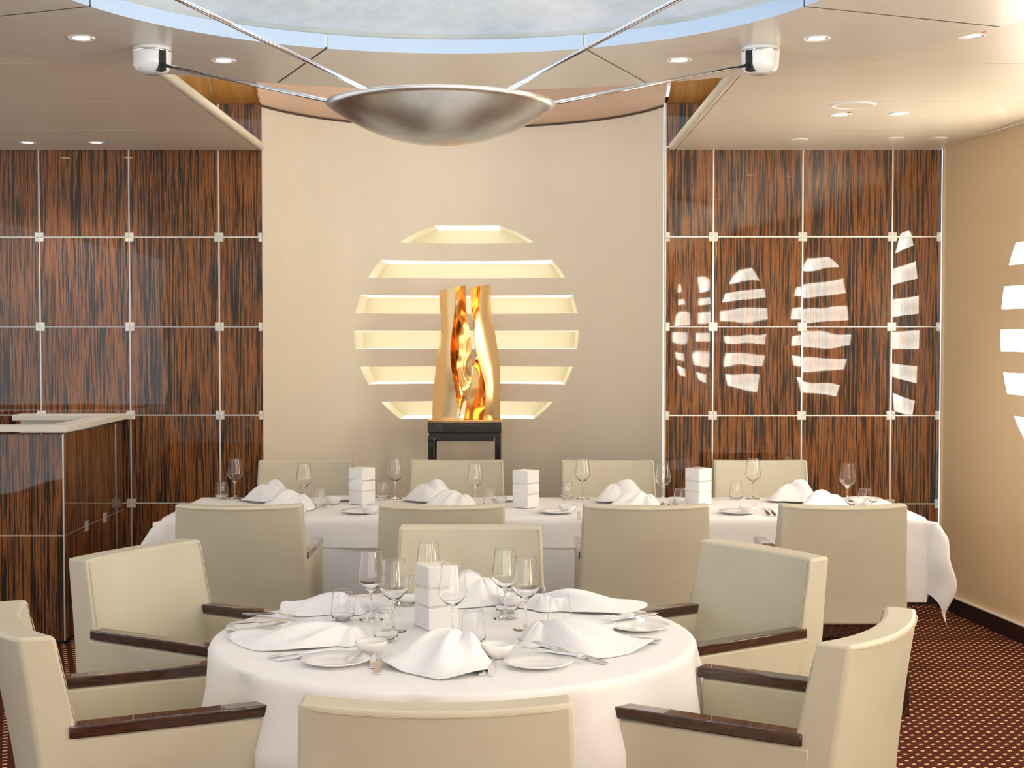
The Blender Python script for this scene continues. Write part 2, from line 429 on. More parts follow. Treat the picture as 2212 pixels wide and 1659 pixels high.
for s, xe in ((-1, -1.51), (1, .965)):
    rr = .022
    tube('ceiling_lip', [(xe, 8.675-.004*k, ZL+.021) for k in range(2)]+[(xe, 8.66-i*.3, ZL+.021) for i in range(10)], .024, 'lip', cl, n=18)
    for a in (7.85, 6.9): tube('lip_joint', [(xe, a-.0015, ZL+.021), (xe, a+.0015, ZL+.021)], .0243, 'stitch', cl, n=18)
# circular ring soffit
RX, RY, RI, RO, ZR = -.215, 4.30, 1.28, 2.10, 2.718
rg = empty('ceiling_ring'); rg['kind'] = 'structure'
for k in range(8):
    a0 = PI/2-PI/8+k*PI/4; n = 20; gi = .0045
    V = []; Fc = []
    for i in range(n+1):
        t_ = i/n
        for r, z in ((RO, ZR+.034), (RO, ZR), (RI, ZR), (RI, ZR+.054)):
            d = gi/r; an = a0+d+(PI/4-2*d)*t_
            V.append((RX+r*math.cos(an), RY+r*math.sin(an), z))
    for i in range(n): Fc += [(i*4+j, i*4+j+1, i*4+4+j+1, i*4+4+j) for j in (0, 1)]
    mesh('ring_panel', V, Fc, 'ring', rg, fix=False)
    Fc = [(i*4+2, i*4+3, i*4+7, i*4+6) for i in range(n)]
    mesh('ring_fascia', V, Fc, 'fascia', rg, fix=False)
V = []; n = 96; Fc = []
for i in range(n):
    a = 2*PI*i/n
    for r, z in ((RO-.004, ZR+.034), (RO-.01, ZR+.008), (RI+.008, ZR+.008), (RI+.008, ZR+.052)): V.append((RX+r*math.cos(a), RY+r*math.sin(a), z))
for i in range(n):
    j = (i+1) % n; Fc += [(i*4+k, i*4+k+1, j*4+k+1, j*4+k) for k in range(3)]
mesh('ring_backing', V, Fc, 'groove', rg, fix=False)
prof = [(RI+.07, .052)]+[(RI+.07-(RI+.07)*k/12, .052+.42*math.sin(k/12*PI/2)**1.3) for k in range(1, 12)]+[(0, .472)]
lathe('ceiling_dome', prof, 'silver_leaf', rg, n=72, loc=(RX, RY, ZR))

# ------------------------------------------------------------ pendant bowl
bw = empty('pendant_bowl', (RX+.004, RY, 0))
tag(bw, 'large brushed silver uplight bowl hung under the dome on four steel rods', 'pendant light')
ZB = 2.315; RB = .342; DP = .118
Rs = (RB*RB+DP*DP)/(2*DP)
out = [(Rs*math.sin(a), Rs*(1-math.cos(a))) for a in [math.asin(RB/Rs)*i/14 for i in range(15)]]
prof = [(r, ZB-DP+z) for r, z in out]+[(RB-.004, ZB+.002)]+[(r*.985, ZB-DP+.006+z*.96) for r, z in reversed(out[:-1])]
lathe('bowl', prof, 'bowl', bw, n=72)
lathe('hub', [(0, 2.205), (.04, 2.205), (.045, 2.25), (.03, 2.275), (0, 2.28)], 'chrome', bw, n=20)
for sx in (-1, 1):
    for sy in (-1, 1):
        ex, ey = sx*1.150, sy*1.165
        d = Vector((ex, ey, 0)).normalized()
        p1 = Vector((ex, ey, 2.645))-d*.065
        tube('rod', [(d.x*.03, d.y*.03, 2.262), tuple(p1)], .0068, 'chrome', bw, n=10)
        cn = lathe('canopy', [(0, 2.617), (.035, 2.618), (.06, 2.628), (.07, 2.645), (.071, 2.672), (.073, 2.7), (.073, ZR-.0005), (0, ZR)], 'white_gloss', bw, n=32, loc=(ex, ey, 0))
        lathe('collar', [(.0735, 2.698), (.0745, 2.7), (.0745, 2.703), (.0735, 2.705)], 'chrome', cn, n=32, loc=(ex, ey, 0))
        s_ = box('slot', -.0135, .0135, -.0765, -.02, 2.622, 2.698, 'black', cn)
        s_.location = (ex, ey, 0); s_.rotation_euler = (0, 0, math.atan2(d.y, d.x)-PI/2)
pl = bpy.data.lights.new('bowl_light', 'POINT'); pl.energy = 42; pl.color = (.72, .86, 1); pl.shadow_soft_size = .06
po = bpy.data.objects.new('bowl_light', pl); COL.objects.link(po); po.location = (RX, RY, 2.36)

# ------------------------------------------------------------ ceiling fittings
def downlight(x, y, z, label, group, lit=True, r=.050, red=False, spot=21):
    o = empty('downlight', (x, y, z)); tag(o, label, 'light', group)
    lathe('trim_ring', [(r*.80, 0), (r*.86, -.003), (r*.97, -.0045), (r, 0)], 'white_matte', o, n=32)
    if lit:
        lathe('reflector', [(r*.80, 0), (r*.72, -.0008), (r*.5, -.0012)], 'lamp_cup', o, n=24)
        lathe('lens', [(0, -.0016), (r*.62, -.0014)], 'lamp', o, n=24)
        l = bpy.data.lights.new('spot', 'SPOT'); l.energy = spot; l.color = (1, .92, .82); l.spot_size = math.radians(100); l.spot_blend = .8; l.shadow_soft_size = .04
        s = bpy.data.objects.new('spot', l); COL.objects.link(s); s.location = (x, y, z-.02)
    else:
        lathe('cover', [(0, -.003), (r*.8, -.003)], 'ceiling', o, n=24)
    if red: lathe('indicator', [(0, -.003), (.010, -.003), (.011, 0)], 'red', o, n=12, loc=(.025, -r*1.35, 0))
    return o
G1 = 'recessed downlights in the ceiling ring'
for px, py, lb in ((183, 87, 'lit round downlight in the ceiling ring, left of the left rod canopy'), (487, 135, 'lit round downlight in the ceiling ring, right of the left rod canopy'),
                   (1465, 134, 'lit round downlight in the ceiling ring, left of the right rod canopy'), (1760, 88, 'lit round downlight in the ceiling ring, right of the right rod canopy')):
    X, D = pt(px, py, ZR); downlight(X, D, ZR, lb, G1)
G2 = 'recessed downlights in the side ceilings'
for kk, (a_, q_) in enumerate(((-1.37, -1.0), (-.93, -1.43), (.93, -1.43), (1.37, -1.0))):
    downlight(RX+a_, RY+q_, ZR, 'lit downlight in the near half of the ceiling ring, '+('outermost on the left', 'inner on the left', 'inner on the right', 'outermost on the right')[kk], G1)
for px, py, lb, lit, red, r in ((65, 310, 'lit downlight over the left veneer wall, nearer the picture edge', 1, 0, .05), (212, 310, 'lit downlight over the left veneer wall, nearer the diagonal lip', 1, 0, .05),
        (2089, 82, 'lit downlight with red dot just outside the ring on the right side', 1, 1, .055), (1812, 250, 'lit downlight with red dot just below the round ceiling cover', 1, 1, .055),
        (1937, 248, 'lit downlight right of the round ceiling cover', 1, 0, .05),
        (1723, 304, 'unlit round spot above the right veneer wall, leftmost of three', 0, 0, .05), (1929, 301, 'unlit round spot above the right veneer wall, middle of three', 0, 0, .05),
        (2023, 301, 'unlit round spot above the right veneer wall, nearest the tan wall', 0, 0, .05), (2148, 245, 'unlit round spot in the ceiling beside the tan wall', 0, 0, .045)):
    X, D = pt(px, py, ZL); downlight(X, D, ZL, lb, G2, bool(lit), r, bool(red))
for kk, (X, D) in enumerate(((-3.0, 3.5), (-3.0, 1.0), (2.3, 3.2), (2.3, .8), (-.2, .6), (-.2, -1.4), (-3.0, -1.4))):
    downlight(X, D, ZL, 'lit downlight in the flat ceiling, '+('left of the round table', 'left of the viewer', 'right of the dome', 'right of the viewer', 'above the viewer', 'behind the viewer', 'behind the viewer on the left')[kk], 'downlights over the viewer')
X, D = pt(1838, 230, ZL)
o = empty('ceiling_cover', (X, D, ZL)); tag(o, 'large round white cover plate in the right ceiling', 'ceiling cover')
lathe('rim', [(.088, 0), (.092, -.006), (.108, -.006), (.112, 0)], 'white_matte', o, n=40)
lathe('plate', [(0, -.003), (.088, -.003)], 'ceiling', o, n=40)
o = empty('cove_light', (pt(1222, 255, 3.03)[0], 9.02, 3.09)); tag(o, 'small brass ringed spot in the copper cove beside the silver bowl', 'light')
o.location = (.35, 9.22, 3.10)
o.rotation_euler = (-math.radians(45), 0, 0)
lathe('trim_ring', [(.03, .0), (.034, -.008), (.046, -.008), (.05, 0)], 'brass', o, n=28)
lathe('lens', [(0, -.002), (.032, -.002)], 'lamp_cup', o, n=28)

# ------------------------------------------------------------ service counter at left
ct = empty('service_counter', (-2.36, 7.5, 0)); tag(ct, 'macassar veneered service counter with cream stone top, against the left wall', 'counter')
box('front_panel', -2.3, .0, .03, .06, 0.02, 1.112, 'ebony', ct, bevel=.002)
box('side_panel', -.025, .0, .062, 1.19, 0.02, 1.112, 'ebony_side', ct, bevel=.002)
box('corner_trim', -.004, .004, .026, .034, 0.02, 1.112, 'metal_strip', ct)
box('plinth', -2.3, -.01, .045, 1.19, 0, .03, 'plinth', ct)
ZT = 1.160
box('stone_top', -2.3, .03, 0, .10, ZT-.034, ZT, 'stone', ct, bevel=.003)
box('stone_top', -.09, .03, .101, 1.19, ZT-.034, ZT, 'stone', ct, bevel=.003)
box('stone_top', -.62, -.091, 1.04, 1.19, ZT-.034, ZT, 'stone', ct, bevel=.003)
box('stone_apron', -.58, -.091, 1.07, 1.19, ZT-.11, ZT-.035, 'stone', ct)
box('inner_shelf', -2.3, -.03, .065, 1.18, 1.0, 1.02, 'dark', ct)
zl = .578
box('joint_strip', -2.3, 0, .0275, .035, zl-.003, zl+.003, 'metal_strip', ct); box('joint_strip', -.002, .0015, .034, 1.19, zl-.003, zl+.003, 'metal_strip', ct)
for yy in (.40, .76): box('inlay_square', -.002, .004, yy, yy+.055, zl-.0275, zl+.0275, 'pearl', ct)
X0 = pt(0, 1162, .578)[0]
box('inlay_square', -.66-.028, -.66+.028, .022, .031, zl-.028, zl+.028, 'pearl', ct)

# ------------------------------------------------------------ console and sculpture
cs = empty('console_table', (-.297, 8.95, 0)); tag(cs, 'tall black lacquered console table carrying the gold sculpture', 'console table')
box('top', -.231, .231, 0, .34, 1.024, 1.094, 'console', cs, bevel=.004)
box('spacer', -.222, .222, .008, .332, 1.008, 1.024, 'black', cs)
for y0 in (.002, .303):
    box('rail', -.185, .185, y0, y0+.035, .972, 1.008, 'console', cs, bevel=.003)
for x0 in (-.229, .189):
    box('rail', x0+.004, x0+.036, .037, .303, .972, 1.008, 'console', cs)
    for y0 in (.002, .303): box('leg', x0, x0+.04, y0, y0+.035, 0, 1.008, 'console', cs, bevel=.003)
sc = empty('gold_sculpture', (-.297, 9.12, 1.094)); tag(sc, 'polished gold abstract sculpture of two twisting upright forms on the black console', 'sculpture')
box('base_plate', -.228, .228, -.12, .12, 0, .010, 'gold', sc, bevel=.002)
def sx(p): return ((740+p/2.962)-1003)/F*9.05
def interp(tab, z):
    n = len(tab)
    if z >= tab[-1][0]: return tab[-1][1]
    for i in range(n-1):
        a, va = tab[i]; b, vb = tab[i+1]
        if a <= z <= b:
            k = (z-a)/(b-a)
            pa, p0 = tab[max(0, i-1)]; pb, p3 = tab[min(n-1, i+2)]; o = []
            for q in range(len(va)):
                m0 = (vb[q]-p0[q])/max(b-pa, 1e-6)*(b-a); m1 = (p3[q]-va[q])/max(pb-a, 1e-6)*(b-a)
                o.append((2*k**3-3*k*k+1)*va[q]+(k**3-2*k*k+k)*m0+(-2*k**3+3*k*k)*vb[q]+(k**3-k*k)*m1)
            return o
def zz(p): return max(0, (1030-p)/2.962/F*9.05)
# z: left x, ridge x, right x, ridge depth, concavity of inner face (fraction), back depth
LT = [(zz(1030), [565, 730, 738, .085, .0, .05]), (zz(940), [567, 730, 760, .09, .01, .06]), (zz(860), [570, 722, 790, .09, .03, .07]),
      (zz(800), [577, 712, 812, .09, .045, .07]), (zz(700), [588, 693, 820, .085, .06, .07]), (zz(600), [602, 686, 822, .08, .05, .07]), (zz(500), [618, 694, 812, .08, .05, .06]),
      (zz(400), [624, 706, 795, .08, .03, .06]), (zz(300), [614, 715, 782, .08, .015, .06]), (zz(205), [613, 716, 781, .08, .0, .05])]
RT = [(zz(1030), [770, 895, 1003, .06, .01, .06]), (zz(900), [790, 912, 1004, .07, .02, .07]), (zz(800), [814, 905, 1004, .07, .03, .07]),
      (zz(700), [833, 880, 1002, .08, .03, .07]), (zz(600), [841, 853, 990, .085, .0, .07]), (zz(450), [832, 843, 966, .085, .0, .06]), (zz(400), [826, 850, 955, .085, .0, .06]),
      (zz(300), [818, 872, 945, .08, .015, .05]), (zz(185), [808, 878, 945, .08, .02, .05])]
def form(name, tab, ztop, slope, inner, parent):
    N = 70; V = []; Fc = []; rings = []
    mz = []
    for i in range(N+1):
        z = tab[-1][0]*i/N; L, R_, Q, dr, cc, bk = interp(tab, z)
        L, R_, Q = sx(L), sx(R_), sx(Q)
        tw = .012*math.sin(z*7)
        pl_, pr_, pq_ = Vector((L, .01+tw)), Vector((R_, -dr)), Vector((Q, .02-tw))
        def seg(a, b, n, bulge):
            d = b-a; nn = Vector((d.y, -d.x)); nn = nn/ max(nn.length, 1e-6)
            return [a+d*(k/n)+nn*bulge*math.sin(PI*k/n) for k in range(n)]
        pb = Vector(((L+Q)/2, bk))
        if inner == 'right': ring = seg(pl_, pr_, 6, .012)+seg(pr_, pq_, 8, -cc)+seg(pq_, pb, 4, .008)+seg(pb, pl_, 4, .008)
        else: ring = seg(pl_, pr_, 8, -cc)+seg(pr_, pq_, 6, .014)+seg(pq_, pb, 4, .008)+seg(pb, pl_, 4, .008)
        zo = z+(slope(ring[0]) if 0 else 0)
        for p in ring:
            zt = z
            if i > N-6: zt = z+(i-(N-6))/6*slope*(p.x-L)/max(Q-L, .01)
            V.append((p.x, p.y, .010+zt))
        rings.append(len(ring))
    n = rings[0]
    for i in range(N):
        for k in range(n):
            Fc.append((i*n+k, i*n+(k+1) % n, (i+1)*n+(k+1) % n, (i+1)*n+k))
    Fc.append(tuple(range(N*n, N*n+n))); Fc.append(tuple(range(n)))
    o = mesh(name, V, Fc, 'gold', parent, auto=True)
    o.data.materials.append(M['gold_satin'])
    for p in o.data.polygons:
        kk = p.index % n
        if p.index < N*n:
            if (inner == 'right' and kk < 6) or (inner == 'left' and 8 <= kk < 14): p.material_index = 1
        else: p.material_index = 1
    return o
form('sculpted_form', LT, 0, .035, 'right', sc)
form('sculpted_form', RT, 0, .022, 'left', sc)

# ------------------------------------------------------------ dining chairs
def dbox(fn, nx, ny, nz):
    """deformed box surface: fn(u,v,w) with u,v,w in 0..1"""
    V = []; idx = {}
    def vid(i, j, k):
        if (i, j, k) not in idx: idx[(i, j, k)] = len(V); V.append(fn(i/nx, j/ny, k/nz))
        return idx[(i, j, k)]
    Fc = []
    for i in range(nx):
        for k in range(nz):
            for j in (0, ny): Fc.append((vid(i, j, k), vid(i+1, j, k), vid(i+1, j, k+1), vid(i, j, k+1)))
    for j in range(ny):
        for k in range(nz):
            for i in (0, nx): Fc.append((vid(i, j, k), vid(i, j+1, k), vid(i, j+1, k+1), vid(i, j, k+1)))
    for i in range(nx):
        for j in range(ny):
            for k in (0, nz): Fc.append((vid(i, j, k), vid(i+1, j, k), vid(i+1, j+1, k), vid(i, j+1, k)))
    return V, Fc
ZA = .688
def backpt(u, v, w_):
    z = .385+(.903-.385)*w_
    hw = .290-.021*w_
    x = (u*2-1)*hw
    th = .085+.035*(1-w_)
    sag = .048*(1-(u*2-1)**2)*(.35+.65*w_)
    yr = -.262-.055*max(0, (z-.45)/.45)**1.2-sag+.048
    zt = z+.006*((u*2-1)**2)*(w_ > .99)
    return (x, yr-.048+.0+th*v+.0, zt)
def make_chair():
    c = empty('dining_armchair'); c['category'] = 'chair'
    V, Fc = dbox(backpt, 14, 1, 9)
    b = mesh('backrest', V, Fc, 'leather', c, bevel=.010, seg=3)
    # piping on the rear and front outline
    def outline(v, off):
        P = []
        for k in range(0, 10): P.append(backpt(0, v, k/9))
        P[-1] = None; P = [p for p in P if p]
        top = [backpt(i/14, v, 1) for i in range(15)]
        pts = [(p[0]+.0115, p[1]+off, p[2]) for p in P]
        pts += [(max(-.257, min(.257, p[0])), p[1]+off, p[2]-.0115) for i, p in enumerate(top)]
        pts += [(-p[0]-.0115, p[1]+off, p[2]) for p in reversed(P)]
        return pts
    tube('piping', outline(0, -.0002), .0013, 'stitch', b, n=5)
    tube('piping', outline(1, .0002), .0013, 'stitch', b, n=5)
    for s in (-1, 1):
        def arm(u, v, w_):
            y = -.225+.505*v; z = .385+(ZA-.032-.385)*w_
            return (s*(.232+.049*u), y, z)
        V, Fc = dbox(arm, 1, 6, 4)
        a = mesh('arm_panel', V, Fc, 'leather', c, bevel=.008, seg=2)
        x0, x1 = sorted((s*.285, s*.231))
        tube('piping', [(s*.2805, .272, .39), (s*.2805, .272, ZA-.04)], .0014, 'stitch', a, n=5)
        tube('piping', [(s*.2325, .272, .44), (s*.2325, .272, ZA-.04)], .0014, 'stitch', a, n=5)
        box('armrest', x0, x1, -.205, .292, ZA-.031, ZA, 'dark_wood', c, bevel=.004)
    box('seat', -.23, .23, -.215, .262, .36, .47, 'leather', c, bevel=.018, seg=3)
    box('seat_rail', -.262, .262, -.248, .225, .325, .386, 'dark_wood', c, bevel=.002)
    for s in (-1, 1):
        for f_ in (-1, 1):
            if f_ > 0: a = (s*.262, .235); bt = (s*.255, .228)
            else: a = (s*.262, -.262); bt = (s*.272, -.30)
            w1, w2 = .021, .0135
            V = [(a[0]+i*w1, a[1]+j*w1, .384) for i in (-1, 1) for j in (-1, 1)]+[(bt[0]+i*w2, bt[1]+j*w2, 0) for i in (-1, 1) for j in (-1, 1)]
            mesh('leg', V, [(0, 1, 3, 2), (4, 6, 7, 5), (0, 4, 5, 1), (2, 3, 7, 6), (0, 2, 6, 4), (1, 5, 7, 3)], 'dark_wood', c, bevel=.002)
    return c
def face(dx, dy): return math.atan2(-dx, dy)
GA, GB, GC = 'cream leather armchairs round the round table', 'cream leather armchairs along the near side of the long table', 'cream leather armchairs along the far side of the long table'
CH = [(-.150, 3.10, 0, 'cream leather armchair in front of the round table', GA),
      (-.157, 5.15, PI, 'cream leather armchair behind the round table, facing the viewer', GA),
      (-1.03, 4.70, face(.87, -.5), 'cream leather armchair at the round table beside the service counter, turned sideways', GA),
      (-1.00, 3.76, face(.9, .43), 'cream leather armchair at the near left of the round table', GA),
      (.655, 3.70, face(-.85, .52), 'cream leather armchair at the near right of the round table', GA),
      (.62, 4.70, face(-.83, -.56), 'cream leather armchair at the far right of the round table', GA)]
for k, (x, nm) in enumerate(((-1.17, 'first from the left'), (-.30, 'second from the left'), (.574, 'third from the left'), (1.42, 'rightmost, leg on the carpet'))):
    CH.append((x, 6.42, 0, 'armchair on the near side of the long table, '+nm, GB))
for k, (x, nm) in enumerate(((-1.20, 'partly in front of the left veneer wall'), (-.32, 'right in front of the black console'), (.555, 'against the bare cream wall right of the sculpture'), (1.44, 'in front of the right veneer wall'))):
    CH.append((x, 8.06, PI, 'armchair top beyond the long table, '+nm, GC))
pc = make_chair()
for i, (x, y, a, lb, gr) in enumerate(CH): place(pc, i > 0, (x, y, 0), a, lb, gr)

# ------------------------------------------------------------ tables and cloths
TX, TY, TR, ZTAB = -.170, 4.18, .69, .75
rt = empty('round_table', (TX, TY, 0)); tag(rt, 'round dining table hidden under a white cloth, six armchairs round it', 'table')
lathe('tabletop', [(0, .715), (TR-.02, .715), (TR-.012, .72), (TR-.012, .741), (0, .744)], 'dark_wood', rt, n=48)
lathe('pedestal', [(0, 0), (.28, 0), (.28, .02), (.06, .05), (.05, .70), (.2, .715), (0, .715)], 'dark_wood', rt, n=32)
def round_cloth():
    A = .94; N = 150; V = []; UV = []; rnd = random.Random(5); rot = math.radians(4)
    for j in range(N+1):
        for i in range(N+1):
            u = -A+2*A*i/N; v = -A+2*A*j/N; r = math.hypot(u, v); th = math.atan2(v, u); UV.append((u+A, v+A))
            if r <= TR: x, y, z = u, v, ZTAB+.0008*math.sin(u*23)*math.sin(v*19)
            else:
                d = r-TR; th2 = th
                w1 = .5+.5*math.cos(14*th+1.2+.8*math.sin(3*th)); w2 = .5+.5*math.cos(9*th+.4)
                fold = (w1**1.5*.7+w2*.3)
                rc = .02
                fl = min(d, rc)*.8+max(0, d-rc)*(.02+.26*fold)
                fl = min(fl, .006+.062*fold)
                fl = fl if d > rc else d*.8
                dz = math.sqrt(max(d*d-fl*fl*.8, 0)) if d > rc else d*d/(rc*2)
                th2 = th+.05*math.sin(14*th+1.2+.8*math.sin(3*th))*min(1, d/.2)
                R_ = TR+fl; x, y, z = R_*math.cos(th2), R_*math.sin(th2), ZTAB-dz
            V.append((x, y, z))
    Fc = [(j*(N+1)+i, j*(N+1)+i+1, (j+1)*(N+1)+i+1, (j+1)*(N+1)+i) for j in range(N) for i in range(N)]
    o = mesh('tablecloth', V, Fc, 'cloth', None, smooth=True, uv=UV, fix=False); o.location = (TX, TY, .002); o.rotation_euler = (0, 0, rot)
    return o
tag(round_cloth(), 'white dotted damask cloth falling in folds over the round table', 'tablecloth')
LX0, LX1, LY0, LY1 = -1.69, 2.00, 6.92, 7.80
lt = empty('long_table', ((LX0+LX1)/2, (LY0+LY1)/2, 0)); tag(lt, 'long dining table hidden under two white cloths, in front of the back wall', 'table')
hw_, hd_ = (LX1-LX0)/2, (LY1-LY0)/2
box('tabletop', -hw_+.01, hw_-.01, -hd_+.01, hd_-.01, .715, .744, 'dark_wood', lt)
for a in (-1, 1):
    for b in (-1, 1): box('leg', a*(hw_-.12)-.03, a*(hw_-.12)+.03, b*(hd_-.1)-.03, b*(hd_-.1)+.03, 0, .715, 'dark_wood', lt)
def long_cloth(name, drop, z0, m, off, seed):
    V = []; UV = []; cxm, cym = (LX0+LX1)/2, (LY0+LY1)/2
    nx, ny = 190, 74; hx, hy = hw_, hd_
    def axis(n, h, dr):
        ne = max(9, int(dr/.018)); inner = n-2*ne
        return [-(h+dr)+dr*i/ne for i in range(ne)]+[-h+2*h*i/inner for i in range(inner)]+[h+dr*i/ne for i in range(ne+1)]
    xs, ys_ = axis(nx, hx, drop), axis(ny, hy, drop); rnd = random.Random(seed)
    p1, p2 = rnd.random()*6, rnd.random()*6
    for v in ys_:
        for u in xs:
            ex = max(0, abs(u)-hx); ey = max(0, abs(v)-hy); sx_, sy_ = (1 if u > 0 else -1), (1 if v > 0 else -1)
            UV.append((u+5, v+5))
            x, y = max(-hx, min(hx, u)), max(-hy, min(hy, v)); L = math.hypot(ex, ey)
            if L == 0: z = z0
            else:
                s = u if ex == 0 else v
                wv = .5+.5*math.sin(s*6.5+p1+1.1*math.sin(s*2.3+p2)); out_ = off+min(1, L/.15)*.018*wv*(1+L*2.2)
                if ex and ey:
                    a = math.atan2(ey, ex); k = math.sin(2*a)
                    o1 = off+.012+.03*k**2+(.085*k**2*math.sin(min(1, L/(1.25*drop))*PI*.8) if drop > .2 else 0)
                    x += sx_*(math.cos(a)**.5 if 0 else math.cos(a))*(o1+.0); y += sy_*math.sin(a)*(o1+.0)
                    x += sx_*.018*k*min(1, L/.1)+.012*math.sin(L*22)*k; y += sy_*.012*k*min(1, L/.1)
                    z = z0-L*(.78 if drop < .2 else .9)
                else:
                    q = min(1, L/.02)
                    if ex: x += sx_*out_*q
                    else: y += sy_*out_*q
                    z = z0-L
            V.append((x, y, z))
    nu = len(xs)
    Fc = [(j*nu+i, j*nu+i+1, (j+1)*nu+i+1, (j+1)*nu+i) for j in range(len(ys_)-1) for i in range(nu-1)]
    o = mesh(name, V, Fc, m, None, smooth=True, uv=UV, fix=False); o.location = (cxm, cym, 0); return o
tag(long_cloth('tablecloth', .40, .7465, 'cloth_under', .006, 3), 'lower white cloth of the long table hanging nearly to the carpet', 'tablecloth')
tag(long_cloth('tablecloth', .142, .750, 'cloth', .013, 8), 'upper white cloth of the long table with a short overhang', 'tablecloth')
ZT_ = .7525

# ------------------------------------------------------------ tableware prototypes
def make_wine():
    prof = [(0, 0), (.036, .0), (.037, .0015), (.02, .004), (.006, .008), (.0038, .015), (.0034, .05), (.0036, .078), (.006, .086), (.014, .094), (.030, .108), (.0405, .122), (.0425, .128),
            (.0415, .138), (.036, .175), (.0318, .2125), (.0316, .2145), (.0315, .215), (.0312, .2155), (.0309, .215), (.0310, .2145), (.0312, .2125), (.0354, .175), (.0409, .138), (.0419, .128), (.0399, .1225), (.0294, .1087), (.013, .0965), (.004, .092), (0, .0915)]
    return lathe('wine_glass', prof, 'glass', None, n=36)
def make_tumbler():
    prof = [(0, 0), (.022, 0), (.030, .004), (.0355, .018), (.0365, .028), (.034, .055), (.0289, .0915), (.0286, .0935), (.0285, .094), (.0282, .0945), (.0279, .094), (.0280, .0935), (.0283, .0915), (.0334, .055), (.0359, .028), (.0348, .019), (.029, .009), (.02, .007), (0, .007)]
    return lathe('water_tumbler', prof, 'glass', None, n=36)
def make_plate(r, name):
    prof = [(0, .002), (r*.5, .002), (r*.55, 0), (r*.6, .0015), (r*.97, .012), (r, .0135), (r*.985, .0155), (r*.66, .0065), (r*.60, .0045), (0, .004)]
    return lathe(name, prof, 'porcelain', None, n=44)
def make_bowl():
    prof = [(0, .002), (.017, 0), (.019, .003), (.030, .012), (.041, .028), (.0445, .040), (.0435, .041), (.0395, .029), (.029, .015), (.017, .007), (0, .006)]
    return lathe('small_bowl', prof, 'porcelain', None, n=36)
def strip_mesh(outline, z, th):
    n = len(outline); V = [(x, y, z(y)) for x, y in outline]+[(x, y, z(y)+th) for x, y in outline]
    Fc = [tuple(range(n)), tuple(range(n, 2*n))]+[(i, (i+1) % n, n+(i+1) % n, n+i) for i in range(n)]
    return V, Fc
def make_fork():
    zf = lambda y: .002+.010*max(0, math.sin(y/.2*PI))*(1 if y > .10 else .7)+.013*max(0, (y-.14)/.06)**2
    parts = []
    h = [(-.0085, 0), (-.0085, .09), (-.0035, .105), (-.003, .135), (.003, .135), (.0035, .105), (.0085, .09), (.0085, 0)]
    parts.append(strip_mesh(h, zf, .003))
    parts.append(strip_mesh([(-.003, .133), (-.011, .150), (-.0115, .160), (.0115, .160), (.011, .150), (.003, .133)], zf, .0022))
    for k in range(4):
        x = -.0098+k*.0065; parts.append(strip_mesh([(x-.0016, .158), (x-.001, .200), (x+.001, .200), (x+.0016, .158)], zf, .002))
    V, Fc = join(parts); o = mesh('fork', V, Fc, 'steel', None, bevel=.0006, seg=1); return o
def make_knife(L=.215, name='knife'):
    k = empty(name); hl = L*.45
    box('handle', -.0085, .0085, 0, hl, .0005, .0075, 'steel', k, bevel=.0012, seg=2)
    V, Fc = strip_mesh([(-.005, hl), (-.0105, hl+.012), (-.0105, L*.86), (-.007, L*.96), (.004, L), (.0095, L*.93), (.0085, hl+.01), (.005, hl)], lambda y: .003, .0015)
    mesh('blade', V, Fc, 'steel', k); return k
def make_vase():
    v = empty('block_vase'); s = .049
    for z0, z1 in ((0, .066), (.072, .121), (.127, .190)):
        box('white_block', -s, s, -s, s, z0, z1, 'white_gloss', v, bevel=.0025, seg=2)
    for z0, z1 in ((.066, .072), (.121, .127)):
        b = box('clear_band', -s+.001, s-.001, -s+.001, s-.001, z0, z1, 'acrylic', v); b['label'] = 'clear acrylic band'
        box('pin', -s+.012, s-.012, -s+.012, s-.012, z0+.002, z1-.002, 'chrome', b)
    return v
W0, U0, PB, PD, B0, F0, K0, K1, V0 = make_wine(), make_tumbler(), make_plate(.093, 'bread_plate'), make_plate(.135, 'dinner_plate'), make_bowl(), make_fork(), make_knife(), make_knife(.165, 'butter_knife'), make_vase()
for o, c in ((W0, 'wine glass'), (U0, 'glass'), (PB, 'plate'), (PD, 'plate'), (B0, 'bowl'), (F0, 'fork'), (K0, 'knife'), (K1, 'knife'), (V0, 'vase')): o['category'] = c
USED = set()
def put(p, x, y, lb, gr, a=0, dz=0, tilt=0):
    key = p.name if p.name in USED or True else ''
    u = id(p) in USED; USED.add(id(p))
    o = place(p, u, (x, y, ZT_+dz), a, lb, gr)
    if tilt: o.rotation_euler = (tilt, 0, a)
    return o
RT_, LT_ = ' on the round table', ' on the long table'
def W(z): return (HC-ZT_-z)*F
def at(px, py, h=0): D = W(h)/(py-HY); return ((px-1106)/F*D, D)
for px, py, lb in ((800, 1190, 'leftmost wine glass on the round table, left of the white vase'), (850, 1209, 'wine glass on the round table right beside the leftmost one'),
                   (925, 1173, 'wine glass standing behind the white vase on the round table'), (977, 1219, 'wine glass in front of the right side of the white vase on the round table'),
                   (1091, 1188, 'taller-looking rear one of the wine glass pair right of the round table vase'), (1136, 1206, 'rightmost wine glass on the round table')):
    x, y = at(px, py, .2155); put(W0, x, y, lb, 'wine glasses on the round table', px*.1)
for px, py, lb in ((738, 1277, 'leftmost tumbler on the round table, beside the leftmost napkins'), (1022, 1322, 'tumbler nearest the front napkin on the round table'), (1210, 1289, 'rightmost tumbler on the round table'),
                   (832, 1317, 'tumbler below the bowl of the second wine glass on the round table'), (878, 1247, 'tumbler half hidden behind the round table vase on its left'), (1094, 1263, 'tumbler behind the pair of wine glasses right of the round table vase')):
    x, y = at(px, py, .0945); put(U0, x, y, lb, 'water tumblers on the round table', px*.1)
